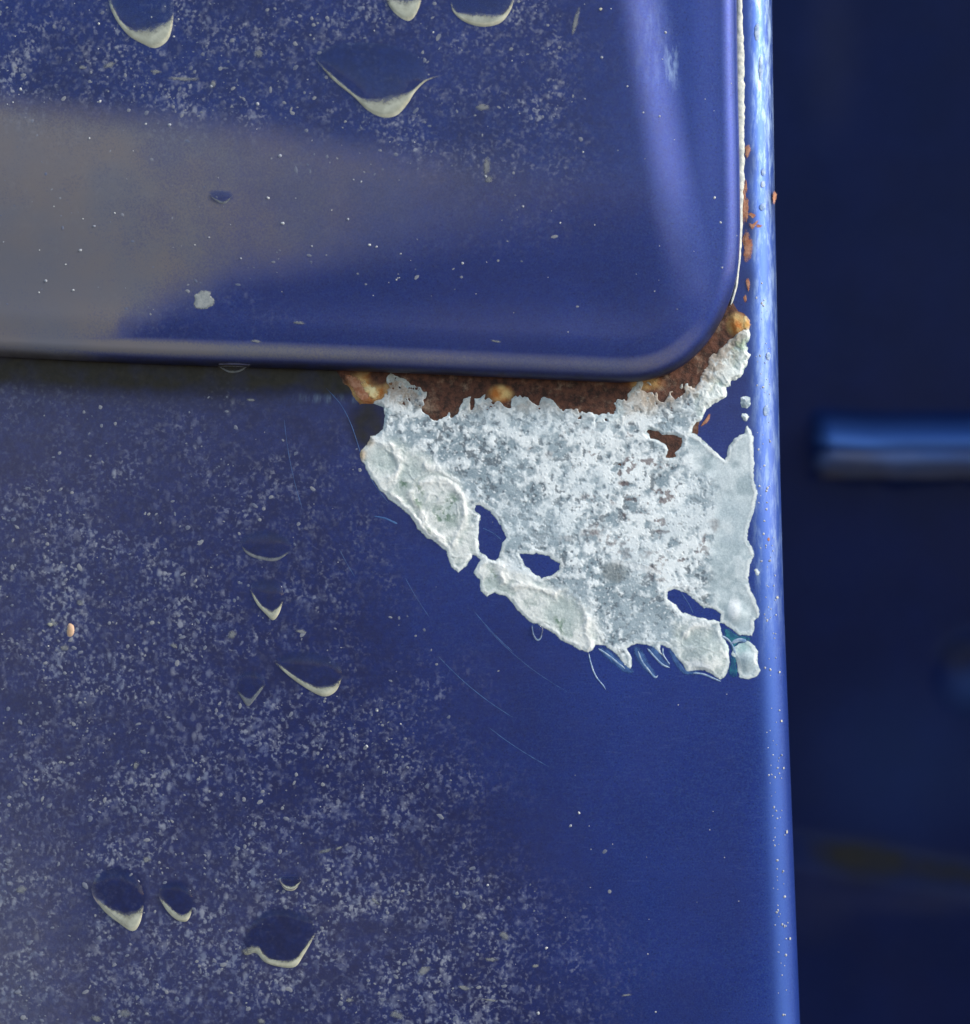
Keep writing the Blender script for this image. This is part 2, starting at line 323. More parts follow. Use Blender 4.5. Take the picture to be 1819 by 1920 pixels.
# lower skin: flat field, rolled edge, return flange
ys = np.arange(-260, 2200, 5.5); xs = np.r_[np.arange(-340, 1395, 5.5)]
flat_n = len(xs); na = 26
rows_px = []; X = []; 
PXg = np.zeros((len(ys), flat_n + na + 8)); PYg = np.repeat(ys[:, None], PXg.shape[1], 1); HG = np.zeros(PXg.shape)
xe = xedge(ys)
xr = xe - R_ROLL * 10
for j in range(flat_n): PXg[:, j] = -340 + (xr + 340) * j / (flat_n - 1)
for j in range(na):
    a = (j + 1) / na * math.pi / 2
    PXg[:, flat_n + j] = xr + R_ROLL * 10 * math.sin(a)
for j in range(8): PXg[:, flat_n + na + j] = xe - .5 * j
HG = H_low(PXg, PYg)
base_flat = H_low(np.minimum(PXg, xr[:, None]), PYg)
for j in range(na):
    a = (j + 1) / na * math.pi / 2
    HG[:, flat_n + j] = base_flat[:, flat_n + j] - R_ROLL * (1 - math.cos(a))
for j in range(8): HG[:, flat_n + na + j] = base_flat[:, flat_n + na + j] - R_ROLL - 1.6 * (j + 1)
V = np.stack([(PXg - 909.5) * 1e-4, -HG * 1e-3, Z0 - (PYg - 960) * 1e-4], -1)
diag = (PXg - 470) - (PYg - 700) * .42        # dusty left of this slanting line
dn = fbm(PXg, PYg, 220, 3, 3)
k = clean(PXg, PYg)
speck = sstep(260, -260, diag + 300 * (dn - .5)) * (.40 + .6 * sstep(760, 1050, PYg)) * (.45 + 1.0 * sstep(.32, .66, fbm(PXg, PYg * 1.5, 110, 4, 131)))
speck = speck * (1 - .65 * ell(PXg, PYg, 100, 1330, 260, 22)) + .5 * ell(PXg, PYg, 920, 1820, 240, 150, .6)
dust_sheen = .012 + .16 * sstep(700, -100, PXg + 0 * PYg) + .06 * sstep(1000, 0, PXg) * sstep(1300, 1900, PYg) + .15 * ell(PXg, PYg, 0, 1850, 120, 240, .9) + .10 * ell(PXg, PYg, 620, 1750, 260, 160, .9)
sd_out = -sdf(PXg, PYg, np.vstack([OUT, [(-300, -300)]]))   # px outside the raised panel
grime_shade = .95 * sstep(70, 6, sd_out) * sstep(700, 600, PXg) * sstep(-200, 60, PXg + 150) + .5 * sstep(95, 30, sd_out) * sstep(640, 400, PXg)  # seam dirt and the shadow below the rim, painted dark
grime_shade += .9 * ell(PXg, PYg, 690, 795, 34, 48, .5) * (PXg < 745) + .9 * ell(PXg, PYg, 640, 712, 60, 28, .5)
grime_shade = np.maximum(grime_shade, .9 * sstep(14, 0, sd_out) * (PYg > 560))
for ch in ((1408, 305), (1404, 400), (1406, 440), (1404, 530), (1452, 375)): grime_shade += .35 * ell(PXg, PYg, ch[0], ch[1], 12, 30, .8)
pale = sstep(1400, 1425, PXg) * sstep(1300, 1000, PYg) * (.42 + .55 * sstep(700, 0, PYg)) + 0  # streaky sky highlight of the rolled edge painted pale
mark = ell(PXg, PYg, 628, 745, 60, 8, .9) * .3
scr = sstep(500, 800, PXg) * sstep(600, 800, PYg) * (1 - .7 * sstep(1500, 1800, PYg))
door = mesh_np('door', V, gridF(*PXg.shape), M_paint, car, attrs=dict(dust_sheen=dust_sheen * (1 - k), speck=speck * (1 - .85 * k), grime_shade=np.clip(grime_shade, 0, 1), pale=np.clip(pale + mark, 0, 1), scratch=scr, edge_sheen=.55 * np.exp(-((xedge(PYg) - 38 - PXg) / 20) ** 2) + .25 * sstep(1405, 1430, PXg) * sstep(1300, 900, PYg), shade_tint=np.clip(.72 * sstep(620, -300, diag + 300 * (fbm(PXg, PYg, 260, 3, 53) - .5)) * sstep(1420, 900, PXg) + .26 * sstep(1440, 1380, PXg) * (.5 + fbm(PXg, PYg, 120, 4, 57)) + .3 * sstep(900, 700, PYg), 0, .85)))

# raised panel: fan of rays from a far corner to the outline, dense at the rim
O = np.array([-300., -300.]); C = resample(OUT, 760)
dist = np.hypot(*(C - O).T)
u = np.r_[0, np.cumsum(np.r_[np.full(26, 1.6), np.full(20, 3.0), np.linspace(3, 9, 190)])]
u = u / u[-1]
L = 1100.0
tt = np.empty((len(C), 0))
S = np.r_[np.linspace(0, 40, 27), np.linspace(43, 100, 20), 100 + (np.linspace(0, 1, 171)[1:])**1.2 * 1900]   # px measured inwards along the ray
S = S[S < 1.0e9]
T_ = np.where(S[None, :] <= 100, S[None, :] / dist[:, None], 0)
f = (S - 100) / (S[-1] - 100)
T_ = np.where(S[None, :] <= 100, T_, 100 / dist[:, None] + f[None, :] * (1 - 100 / dist[:, None]))
PX = C[:, 0:1] + (O[0] - C[:, 0:1]) * T_; PY = C[:, 1:2] + (O[1] - C[:, 1:2]) * T_
far = np.array([(-340, -340)])
sdm = sdf(PX, PY, OUT, closed=False); sdm = -sdm / 10
Hh = H_up(PX, PY, sdm)
V1 = W(PX, PY, Hh)
# fold below the rim
nf = 5
V0 = np.zeros((len(C), nf, 3))
nrm = np.stack([np.gradient(C[:, 1]), -np.gradient(C[:, 0])], 1); nrm /= np.linalg.norm(nrm, axis=1)[:, None]   # pointing outwards or inwards, checked below
if (nrm[100] @ (O - C[100])) < 0: nrm = -nrm        # inwards
for j, (ins, hh) in enumerate(((18, .35), (14, .35), (6, .38), (1, .55), (0, .95))):
    p = C + nrm * ins; b = H_low(C[:, 0], C[:, 1])
    V0[:, j] = W(p[:, 0], p[:, 1], b + hh)
Vp = np.concatenate([V0, V1], 1)
px2 = np.concatenate([np.repeat(C[:, :1], nf, 1), PX], 1); py2 = np.concatenate([np.repeat(C[:, 1:], nf, 1), PY], 1)
sd2 = np.concatenate([np.zeros((len(C), nf)), sdm], 1)
dn = fbm(px2, py2, 240, 3, 9); dn2 = fbm(px2, py2, 60, 4, 19)
top = 185 + px2 * .115 + 30 * (dn - .5) + 14 * (dn2 - .5)
bot = np.where(px2 < 520, 600 - np.maximum(px2 - 140, 0) * .26, 505 - (px2 - 520) * .13) + 40 * (dn - .5)
bot = bot + 110 * sstep(330, 90, px2 + 90 * (dn2 - .5))
grey = sstep(-34, 60, py2 - top) * sstep(60, -60, py2 - bot + 30 * (dn2 - .5)) * (.8 + .4 * dn2) * (.62 * sstep(850, 60, px2) + .34 * sstep(1260, 600, px2)) * (.82 + .5 * dn)  # grey reflection on the raised panel painted over its blue
grey += .06 * ell(px2, py2, 900, 600, 300, 28, .8) + .05
grey = np.maximum(grey, (.45 * sstep(1000, 0, px2) + .34) * sstep(5.4, 3.4, sd2) * sstep(.9, 2.6, sd2) * (.35 + .65 * sstep(1330, 1180, px2)) * sstep(1390, 1300, px2) * sstep(560, 640, py2) * 1.75)  # highlight along the lower rim painted as a grey band
sp = sstep(1180, 980, px2 + 160 * (dn - .5)) * sstep(320, 120, py2 - px2 * .10) * (.4 + 1.1 * sstep(.32, .66, fbm(px2, py2 * 1.5, 110, 4, 132))) + .3 * sstep(700, 300, px2) * ell(px2, py2, 380, 590, 260, 50, .6)
sp = np.maximum(sp, .18 * sstep(1250, 1000, px2) * sstep(560, 380, py2)) * (1 - .55 * sstep(.15, .35, grey))
k = clean(px2, py2)
gr = .75 * sstep(2.0, .5, sd2) * sstep(500, 620, py2)  # shaded lower edge of the rim painted dark
pl = .4 * ell(px2, py2, 1262, 115, 14, 40, .7) + .06 * ell(px2, py2, 1225, 60, 40, 110, .8)  # highlight on the crease painted pale
mesh_np('raised_panel', Vp, gridF(len(C), Vp.shape[1]), M_paint, door, attrs=dict(dust_sheen=grey * (1 - k * .8), speck=sp * (1 - .85 * k), grime_shade=gr, pale=pl, scratch=.2 + 0 * sp, shade_tint=(.50 + .30 * sstep(500, 200, py2)) * (.35 + .65 * sstep(1300, 1120, px2 - py2 * .12)) * (.7 + .5 * fbm(px2, py2, 150, 4, 58))))

# ---- ground height for anything lying on the door
PANEL = np.vstack([OUT, [(-300, -300)]])
def H_any(px, py):
    px = np.asarray(px, float); py = np.asarray(py, float)
    s = sdf(px, py, PANEL)
    so = -sdf(px, py, OUT, closed=False) / 10
    return np.where(s > 0, H_up(px, py, np.maximum(so, 0)), H_low(px, py))

# ------------------------------------------------------------------ zinc crust and rust
ZO = [(691,750),(711,762),(731,770),(734,777),(721,795),(719,805),(711,813),(696,818),(686,836),(673,851),(676,863),(701,901),(714,922),(734,939),(752,950),(767,966),(782,988),(802,1009),(828,1026),(841,1034),(843,1054),(858,1072),(873,1062),(881,1049),(885,1041),(893,1041),(901,1049),(893,1062),(888,1074),(901,1087),(901,1107),(914,1120),(926,1111),(946,1117),(962,1133),(977,1153),(997,1167),(1017,1173),(1030,1182),(1050,1198),(1071,1209),(1088,1219),(1103,1225),(1113,1219),(1116,1209),(1134,1210),(1150,1221),(1163,1232),(1172,1249),(1184,1255),(1185,1241),(1177,1216),(1197,1206),(1222,1210),(1234,1221),(1243,1232),(1237,1209),(1255,1214),(1273,1236),(1286,1257),(1318,1257),(1339,1267),(1349,1277),(1359,1272),(1366,1254),(1369,1231),(1366,1212),(1357,1198),(1352,1182),(1348,1169),(1359,1168),(1370,1180),(1387,1191),(1412,1191),(1414,1183),(1412,1165),(1422,1158),(1425,1148),(1417,1128),(1407,1107),(1402,1082),(1407,1059),(1414,1044),(1411,1024),(1402,1011),(1404,981),(1414,958),(1421,925),(1414,899),(1414,863),(1412,818),(1402,797),(1394,813),(1377,823),(1365,836),(1364,856),(1359,863),(1346,853),(1328,836),(1316,820),(1296,813),(1301,798),(1316,786),(1323,767),(1346,755),(1361,742),(1366,727),(1392,702),(1407,669),(1399,654),(1407,623),(1407,598),(1397,588),(1388,592),(1384,621),(1371,633),(1356,643),(1336,659),(1331,671),(1321,684),(1316,702),(1303,717),(1288,722),(1260,729),(1222,734),(1197,726),(1182,737),(1164,752),(1170,775),(1164,789),(1141,785),(1116,785),(1106,772),(1076,768),(1045,760),(1020,755),(1000,750),(954,757),(919,752),(878,760),(853,767),(833,783),(815,783),(804,767),(802,752),(792,740),(767,727),(742,716),(728,710),(729,724),(719,740),(701,747)]
ISL = [[(838,1026),(848,1022),(872,1030),(884,1036),(880,1048),(872,1060),(858,1071),(846,1064),(841,1048)],
       [(1378,1212),(1388,1205),(1400,1203),(1412,1207),(1420,1221),(1420,1241),(1427,1259),(1417,1269),(1397,1273),(1386,1269),(1383,1254),(1381,1238),(1373,1226)],
       [(1389,744),(1397,741),(1407,744),(1407,758),(1402,765),(1391,764),(1387,755)], [(1392,776),(1400,774),(1406,780),(1402,789),(1394,788),(1390,781)],
       [(1416,1070),(1422,1067),(1426,1072),(1421,1079),(1416,1077)]]
HOLES = [[(891,948),(903,948),(919,958),(934,978),(951,1009),(941,1019),(936,1044),(929,1049),(914,1047),(898,1029),(896,1001),(902,968),(890,958)],
         [(974,1039),(1005,1038),(1030,1043),(1049,1057),(1048,1069),(1035,1080),(1015,1085),(1002,1077),(982,1059)],
         [(1253,1110),(1270,1105),(1283,1110),(1306,1128),(1321,1140),(1341,1143),(1351,1153),(1349,1166),(1323,1160),(1301,1155),(1280,1150),(1265,1135),(1251,1123)],
         [(1210,810),(1216,805),(1234,808),(1238,816),(1262,815),(1279,820),(1277,838),(1264,848),(1268,856),(1250,857),(1254,842),(1248,830),(1232,822),(1222,820)]]
st = 1.15
gx = np.arange(655, 1445, st); gy = np.arange(575, 1295, st)
GX, GY = np.meshgrid(gx, gy)
tuft = sstep(110, 60, -sdf(GX, GY, OUT, closed=False)) * (GY < 820) * (GX > 720)
wx = GX + (7 + 9 * tuft) * (fbm(GX, GY, 14, 3, 60) - .5); wy = GY + (7 + 14 * tuft) * (fbm(GX, GY, 14, 3, 70) - .5)
S_ = sdf(wx, wy, ZO)
for I in ISL: S_ = np.maximum(S_, sdf(wx, wy, I))
for Hn in HOLES: S_ = np.minimum(S_, -sdf(wx, wy, Hn))
def zone(poly, s=14): return sstep(-s, s, sdf(GX, GY, poly) + 22 * (fbm(GX, GY, 18, 3, 80) - .5))
cream = zone([(690,815),(735,825),(790,850),(830,880),(865,905),(885,940),(892,980),(905,1030),(888,1060),(840,1075),(770,1000),(660,870)])
cream = np.maximum(cream, zone([(895,1045),(935,1050),(975,1075),(1020,1090),(1065,1110),(1100,1140),(1122,1180),(1130,1230),(1040,1215),(900,1130)]))
cream = np.maximum(cream, zone([(1265,1165),(1300,1160),(1352,1180),(1372,1215),(1370,1285),(1290,1285),(1262,1210)]) * .8)
creamt = zone([(1300,740),(1340,690),(1370,640),(1395,580),(1420,600),(1415,700),(1360,760),(1310,800)])
smooth = zone([(1330,850),(1362,862),(1380,820),(1430,790),(1440,1210),(1340,1200),(1330,1050),(1345,950)])
smooth = np.maximum(smooth, ell(GX, GY, 1400, 1238, 34, 44, .3))
smooth = np.maximum(smooth, zone([(1290,815),(1320,830),(1350,870),(1340,900),(1300,870)]))
upper = sstep(800, 750, GY + 20 * (fbm(GX, GY, 20, 3, 11) - .5)) * (GX < 1310)
bright = np.clip(zone([(1000,850),(1090,810),(1200,800),(1310,860),(1345,960),(1330,1060),(1260,1100),(1150,1040),(1080,960)], 50), 0, 1)
gbl = zone([(790,830),(860,850),(960,900),(980,1000),(1060,1060),(1230,1090),(1260,1180),(1150,1210),(1080,1110),(900,960)], 30)
n1 = fbm(wx, wy, 27, 5, 1, .58); n2 = fbm(wx, wy, 12, 3, 5, .55); n3 = fbm(GX, GY, 7.5, 3, 15, .5); nb = fbm(GX, GY, 70, 3, 25)
w1, wv1 = worley(wx, wy, 13, 1); w2, wv2 = worley(wx + 9 * n2, wy + 9 * n1, 8, 2)
C3 = lambda *c: np.array(c, float)
def lerp(a, b, f): return a + (b - a) * f[..., None]
one = np.ones(GX.shape)
tone = .45 * n1 + .55 * n2 + .10 * bright - .06 * gbl + .10 * (nb - .5)
crust = sstep(.40, .64, tone + .05 * (n3 - .5))
A = lerp(one[..., None] * C3(.25, .33, .385), C3(.88, .93, .95), crust)
# pits and grains
pit = sstep(.44, .35, .35 * n1 + .65 * n3 + .04 * bright) * .8
A = lerp(A, C3(.085, .115, .145), pit * (1 - smooth) * (1 - cream) * (1 - .5 * creamt))
gr = sstep(.30, .12, w2) * (wv2 > .55)
A = lerp(A, C3(.80, .84, .86), gr * .75 * (1 - smooth))
rp = sstep(.62, .70, fbm(wx, wy, 30, 4, 90)) * sstep(.5, .42, n3) * bright
A = lerp(A, C3(.13, .085, .09), rp * .8)
# cream lobes: folded edge, greenish hollows
fold = np.abs(fbm(wx, wy, 46, 3, 33, .5) - .5) * 2
RL = [[(692,822),(715,828),(738,838),(749,862),(744,888),(730,900)],[(792,905),(830,903),(860,924),(869,960),(862,1000),(850,1022)],[(772,925),(786,955),(800,990),(830,1015)],[(1040,1105),(1074,1114),(1099,1148),(1104,1182),(1108,1214)],
      [(898,1060),(920,1050),(940,1066),(946,1090)],[(1284,1195),(1298,1176),(1328,1168),(1352,1186)],[(735,925),(770,962),(800,1002),(832,1026)],[(960,1098),(1000,1100),(1035,1112)],[(1020,1180),(1048,1200),(1075,1212)],[(800,870),(835,890),(858,905)]]
gap = np.full(GX.shape, 1e9)
wxx = GX + 14 * (fbm(GX, GY, 20, 3, 62) - .5); wyy = GY + 14 * (fbm(GX, GY, 20, 3, 72) - .5)
for L_ in RL: gap = np.minimum(gap, -sdf(wxx, wyy, spline(L_, 5), closed=False))
ridge = np.clip(np.exp(-(gap / 6.5) ** 2) + .25 * sstep(.12, .02, fold), 0, 1) * (.6 + .6 * n2)
cc = lerp(one[..., None] * C3(.44, .51, .49), C3(.88, .89, .86), sstep(.40, .58, .6 * n1 + .4 * n2) * .75)
cc = lerp(cc, C3(.92, .91, .87), ridge * .85)
hollow = np.maximum.reduce([ell(wx, wy, *e, .5) for e in ((716,862,24,26),(1052,1152,34,32),(922,1088,12,16),(1312,1212,38,26),(1403,1238,16,22),(770,880,30,22),(845,945,14,24))])
cc = lerp(cc, C3(.47, .55, .54), hollow * .8 * (1 - ridge))
greenp = np.maximum.reduce([ell(wxx, wyy, *e, .8) for e in ((786,930,8,24),(833,966,16,15),(846,940,9,12),(1060,1182,12,17),(1048,1165,8,8),(924,1082,8,12),(800,1000,8,10),(760,905,8,8))]) * sstep(.58, .44, n3)
cc = lerp(cc, C3(.10, .19, .13), greenp * .95 * sstep(6, 16, S_))
A = lerp(A, cc, cream)
ct = lerp(one[..., None] * C3(.50, .60, .57), C3(.84, .88, .85), sstep(.36, .56, .5 * n1 + .5 * n2))
ct = lerp(ct, C3(.22, .36, .24), ell(GX, GY, 1385, 645, 22, 14, .8) * sstep(.4, .6, n2) * .9)
A = lerp(A, ct, creamt)
sm = lerp(one[..., None] * C3(.40, .50, .54), C3(.56, .66, .70), sstep(.3, .7, n1))
A = lerp(A, sm, smooth * .78)
for cx_, cy_, rx_, ry_ in ((1378, 1142, 11, 20), (1305, 1248, 16, 9), (1322, 1251, 12, 5)): A = lerp(A, C3(.86, .90, .92), ell(GX, GY, cx_, cy_, rx_, ry_, .5))
A = lerp(A, C3(.16, .19, .20), ell(wx, wy, 1155, 1072, 26, 20, .3) * .75)      # thin dark grey spot
A = lerp(A, C3(.83, .85, .86), ell(wx, wy + (GX - 1190) * -.25, 1200, 1062, 40, 6, .5) * .9)
up = lerp(one[..., None] * C3(.40, .38, .32), C3(.72, .72, .68), sstep(.35, .55, n2))
A = lerp(A, up, upper * sstep(.35, .6, n1) * .5)
# rusty bleed close to the rust band
rb = sstep(56, 14, -sdf(GX, GY, OUT, closed=False) - 34 + 30 * n2) * (GY < 800)
A = lerp(A, C3(.34, .23, .14), np.clip(rb * .75 * sstep(.35, .6, n3 + .12), 0, 1))
for cx_, cy_, rx_, ry_ in ((1000,843,9,5),(1036,853,12,6),(1208,1040,8,6),(1220,1036,12,3),(750,688,8,6),(1150,938,6,9),(1165,905,7,4),(1062,1010,14,6),(1110,1000,20,8),(1340,985,8,12),(1140,772,8,9),(1095,930,7,6)): A = lerp(A, C3(.12, .085, .09), ell(wx, wy, cx_, cy_, rx_, ry_, .6) * .7 * sstep(.3, .5, n2))
lite = sstep(6.0, 1.0, np.abs(S_ - 3.5)) * sstep(.35, .55, fbm(GX, GY, 12, 3, 99) + .1) * (GY > 780)
A = lerp(A, C3(.84, .87, .86), lite * .6)
A = lerp(A, C3(.45, .60, .64), sstep(3.0, 0, S_) * .4)
teal = ell(GX, GY, 1384, 1208, 20, 16, .8)
A = lerp(A, C3(.10, .46, .44), teal * .55)
A = lerp(A, C3(.52, .30, .10), np.maximum(ell(GX, GY, 676, 852, 9, 12, .8), .8 * ell(GX, GY, 690, 826, 10, 10, .8)) * .8)
A = lerp(A, C3(.50, .60, .66), sstep(.45, .65, fbm(GX, GY, 70, 3, 121)) * .38 * (1 - cream))
A = lerp(A, C3(.80, .86, .88), sstep(.52, .68, fbm(GX, GY, 38, 4, 122)) * .45 * smooth)
A *= (.93 + .14 * fbm(GX, GY, 40, 3, 77))[..., None]
S_ = S_ + 17 * tuft * (GX < 1290) * sstep(.3, .62, fbm(GX, GY * .3, 60, 2, 150))
S_ = S_ - 20 * (GX < 1290) * sstep(.52, .72, fbm(GX, GY * .6, 17, 3, 88)) * tuft * sstep(95, 70, -sdf(GX, GY, OUT, closed=False))
thick = .05 + .06 * cream + .18 * creamt + .03 * (1 - smooth)
Hz = thick * sstep(-1, 9, S_) + (1 - smooth) * sstep(0, 8, S_) * (1 - .6 * cream) * (.06 * crust + .035 * (n3 - .5) + .08 * (n1 - .5) - .05 * pit + .04 * gr)
Hz += sstep(0, 9, S_) * (cream + creamt) * (.22 * ridge + .16 * (n1 - .5) - .08 * hollow) + lite * .06
for cx_, cy_, r_ in ((1381, 1150, 26), (1322, 1228, 42), (1402, 1238, 24)): Hz += .45 * sstep(1.1, 0., np.hypot(GX - cx_, GY - cy_) / r_) * sstep(0, 8, S_)
Hz += (.16 * sstep(0, 7, S_) * sstep(880, 800, GY))
Hz += .06 * smooth * (n2 - .5) * sstep(0, 6, S_)
Hz = np.where(S_ < -.8, -.05 + .04 * np.maximum(S_ + .8, -4), Hz)
Hb = H_low(GX, GY)
V = W(GX, GY, Hb + Hz)
F = gridF(*GX.shape); keep = (S_.ravel()[F] > -2.6).any(1); F = F[keep]
used = np.zeros(GX.size, bool); used[F.ravel()] = True; idx = np.cumsum(used) - 1
mesh_np('zinc_coating', V.reshape(-1, 3)[used], idx[F], M_zinc, door, attrs=dict(fade=sstep(-2.5, 5.5, S_).ravel()[used]), colors=dict(alb=A.reshape(-1, 3)[used]))['label'] = 'blue grey and white flaking zinc crust with holes showing blue paint'

# rust band under the panel rim (the crust overlaps it)
RP = [(622,684),(636,706),(650,724),(662,742),(676,757),(690,757),(712,756),(745,770),(790,798),(900,850),(1100,880),(1300,880),(1310,800),(1330,720),(1375,690),(1398,640),(1404,605),(1396,588),(1384,584),(1372,566),(1362,560),(1340,590),(1300,650),(1250,690),(1180,700),(1000,695),(800,685),(650,678)]
gx = np.arange(612, 1415, 1.6); gy = np.arange(552, 888, 1.6); RX, RY = np.meshgrid(gx, gy)
a = RX + 8 * (fbm(RX, RY, 16, 3, 61) - .5); b = RY + 8 * (fbm(RX, RY, 16, 3, 71) - .5)
SR = sdf(a, b, RP)
Hr = .14 * sstep(-1, 8, SR) + .22 * (fbm(RX, RY, 12, 4, 62, .6) - .35) * sstep(0, 6, SR)
fl = ell(RX, RY, 690, 728, 34, 26, .6) + ell(RX, RY, 939, 738, 20, 14, .5)
Hr = Hr * (1 - .75 * sstep(760, 800, RY))
Hr += .35 * fl * sstep(0, 6, SR) * fbm(RX, RY, 20, 3, 64)
Hr += .55 * ell(RX, RY, 1386, 606, 16, 18, .6) * sstep(0, 5, SR)
Hr = np.where(SR < -.8, -.05 + .04 * np.maximum(SR + .8, -4), Hr)
amb = np.clip(fl * (RX < 1000) + ell(RX, RY, 1381, 608, 16, 18, .5) + .6 * ell(RX, RY, 1210, 718, 30, 12, .6) - .8 * ell(RX, RY, 707, 712, 16, 14, .5), 0, 1) * .95
F = gridF(*RX.shape); keep = (SR.ravel()[F] > -3.2).any(1); F = F[keep]
used = np.zeros(RX.size, bool); used[F.ravel()] = True; idx = np.cumsum(used) - 1
mesh_np('rust_band', W(RX, RY, H_low(RX, RY) + Hr).reshape(-1, 3)[used], idx[F], M_rust, door, attrs=dict(amber=amb.ravel()[used]))

# ------------------------------------------------------------------ small shapes lying on the door
def patch(name, outline, mat, parent, hmax=.12, rad=None, warp=2.0, base=None, lift=0., rings=9, n=56, smooth_n=6):
    """domed flake: rings from the outline to its centroid"""
    P = resample(spline(outline, smooth_n, True), n, True)
    if warp: P = P + warp * (np.stack([fbm(P[:, 0], P[:, 1], 7, 2, 21), fbm(P[:, 0], P[:, 1], 7, 2, 22)], 1) - .5)
    c = P.mean(0); t = np.linspace(0, 1, rings) ** .8
    G = P[None] * (1 - t[:, None, None]) + c * t[:, None, None]
    s = np.linspace(0, 1, rings) ** .8
    prof = np.sqrt(np.clip(1 - (1 - s) ** 2, 0, 1))[:, None]
    hb = (base or H_any)(G[..., 0], G[..., 1])
    hh = hb + lift - .03 * (prof == 0) + hmax * prof * (.75 + .5 * fbm(G[..., 0], G[..., 1], 9, 2, 23) if warp else 1)
    fd = np.repeat((s ** .7)[:, None], n, 1)
    return mesh_np(name, W(G[..., 0], G[..., 1], hh), gridF(rings, n, True), mat, parent, attrs=dict(fade=fd))
def strip(name, outer, inner, mat, parent, hmax=.15, lift=0., n=60, m=9, base=None, noise_=.25, soft=False):
    A_ = resample(spline(outer, 8), n); B_ = resample(spline(inner, 8), n); t = np.linspace(0, 1, m)[:, None, None]
    G = A_[None] * (1 - t) + B_[None] * t
    q_ = np.repeat(np.linspace(0, 1, m)[:, None], n, 1); e_ = np.minimum(np.arange(n), np.arange(n)[::-1])[None] / (n * .25)
    fd = (np.minimum(q_, 1 - q_) * 2.4 if soft else np.clip((1 - q_) * 1.8, 0, 1)) * np.clip(e_ + .18, 0, 1)
    wd = np.hypot(*(A_ - B_).T) / 10; prof = np.sqrt(np.clip(np.sin(np.linspace(0, 1, m) * math.pi), 0, 1))[:, None]
    h = hmax * prof * np.clip(wd / 1.5, .25, 1)[None]
    hb = (base or H_any)(G[..., 0], G[..., 1])
    return mesh_np(name, W(G[..., 0], G[..., 1], hb + lift + h * (1 - noise_ + 2 * noise_ * fbm(G[..., 0], G[..., 1], 9, 2, 24)) - .02 * (prof == 0)), gridF(m, n), mat, parent, attrs=dict(fade=fd))
def line_strip(name, pts, width, mat, parent, hmax=.12, taper=True, n=60, base=None):
    P = resample(spline(pts, 8), n); d = np.gradient(P, axis=0); d /= np.linalg.norm(d, axis=1)[:, None]; q = np.stack([-d[:, 1], d[:, 0]], 1)
    wv = np.full(n, float(width)) if np.isscalar(width) else np.interp(np.linspace(0, 1, n), np.linspace(0, 1, len(width)), width)
    wv = wv * (.75 + .5 * fbm(P[:, 0], P[:, 1], 10, 2, 31))
    if taper: wv = wv * np.clip(np.minimum(np.arange(n), np.arange(n)[::-1]) / 4 + .15, 0, 1)
    m = 7; t = np.linspace(-1, 1, m)[:, None, None]
    G = P[None] + q[None] * (wv / 2)[None, :, None] * t
    prof = np.sqrt(np.clip(1 - np.linspace(-1, 1, m) ** 2, 0, 1))[:, None]
    hb = (base or H_any)(G[..., 0], G[..., 1])
    return mesh_np(name, W(G[..., 0], G[..., 1], hb + hmax * prof * (.7 + .6 * fbm(G[..., 0], G[..., 1], 8, 2, 32)) - .03 * (prof == 0)), gridF(m, n), mat, parent, attrs=dict(fade=np.repeat(prof, n, 1)))

def blob(x, y, rx, ry, rot=0, k=10):
    a_ = np.linspace(0, 2 * math.pi, k + 1)[:-1]; r = 1 + .25 * (rng.random(k) - .5)
    X_ = rx * r * np.cos(a_); Y_ = ry * r * np.sin(a_); c_, s_ = math.cos(rot), math.sin(rot)
    return np.stack([x + X_ * c_ - Y_ * s_, y + X_ * s_ + Y_ * c_], 1)
# sealant bead along the right hand seam
line_strip('sealant_bead', [(1387,-120),(1386,0),(1386,60),(1387,140),(1387,220),(1387,300),(1387,380),(1386,450),(1385,490),(1380,535),(1370,572)], [10,10,12,18,19,18,19,16,12,6,5], M_seal, door, .5, n=400, base=H_low)
patch('yellow_flake', [(1391,594),(1399,590),(1406,598),(1407,612),(1401,622),(1394,615),(1390,604)], M_yellow, door, .35, base=H_low, lift=.35, warp=5)
patch('rust_flake', [(640,700),(655,697),(676,708),(694,722),(708,738),(704,750),(688,758),(672,752),(658,730)], M_chip, door, .30, base=H_low, lift=.2)
patch('amber_flake', [(672,716),(682,712),(700,724),(716,740),(706,750),(694,748),(682,734)], M_yellow, door, .10, base=H_low, lift=.42, warp=12)
for q in ([(1395,432),(1402,430),(1409,442),(1414,458),(1412,478),(1404,492),(1396,496),(1392,480),(1394,455)], [(1397,272),(1405,268),(1409,280),(1406,292),(1400,300),(1396,290)],
          [(1398,522),(1404,520),(1407,534),(1404,550),(1400,538)], [(1393,330),(1398,340),(1399,375),(1398,415),(1393,425),(1391,380)], [(1402,418),(1410,420),(1424,410),(1420,422),(1408,432)], [(1450,356),(1455,360),(1454,380),(1449,384)],
          [(1327,778),(1333,773),(1330,790),(1318,800),(1312,800)]):
    patch('rust_chip', q, M_chip, door, .12, base=H_low, lift=.03)
for x, y, rx, ry in ((1396,452,5,14),(1400,395,5,30),(1411,404,8,6),(1399,350,3,16),(1424,424,8,4),(1452,368,5,10),(1398,560,4,9),(1442,1012,3,4)):
    patch('rust_bloom', blob(x, y, rx, ry), M_chip, door, .03, base=H_low, warp=4, rings=6, n=30)
for x, y, rx, ry in ((1466,1352,2.5,3),(1458,1120,3,4),(1476,1560,2,5),(1470,1440,2,3),(1462,1260,2.5,3),(1482,1760,2,4)):
    patch('edge_chip', blob(x, y, rx, ry), M_cream, door, .05, base=H_low, warp=1, rings=5, n=16)
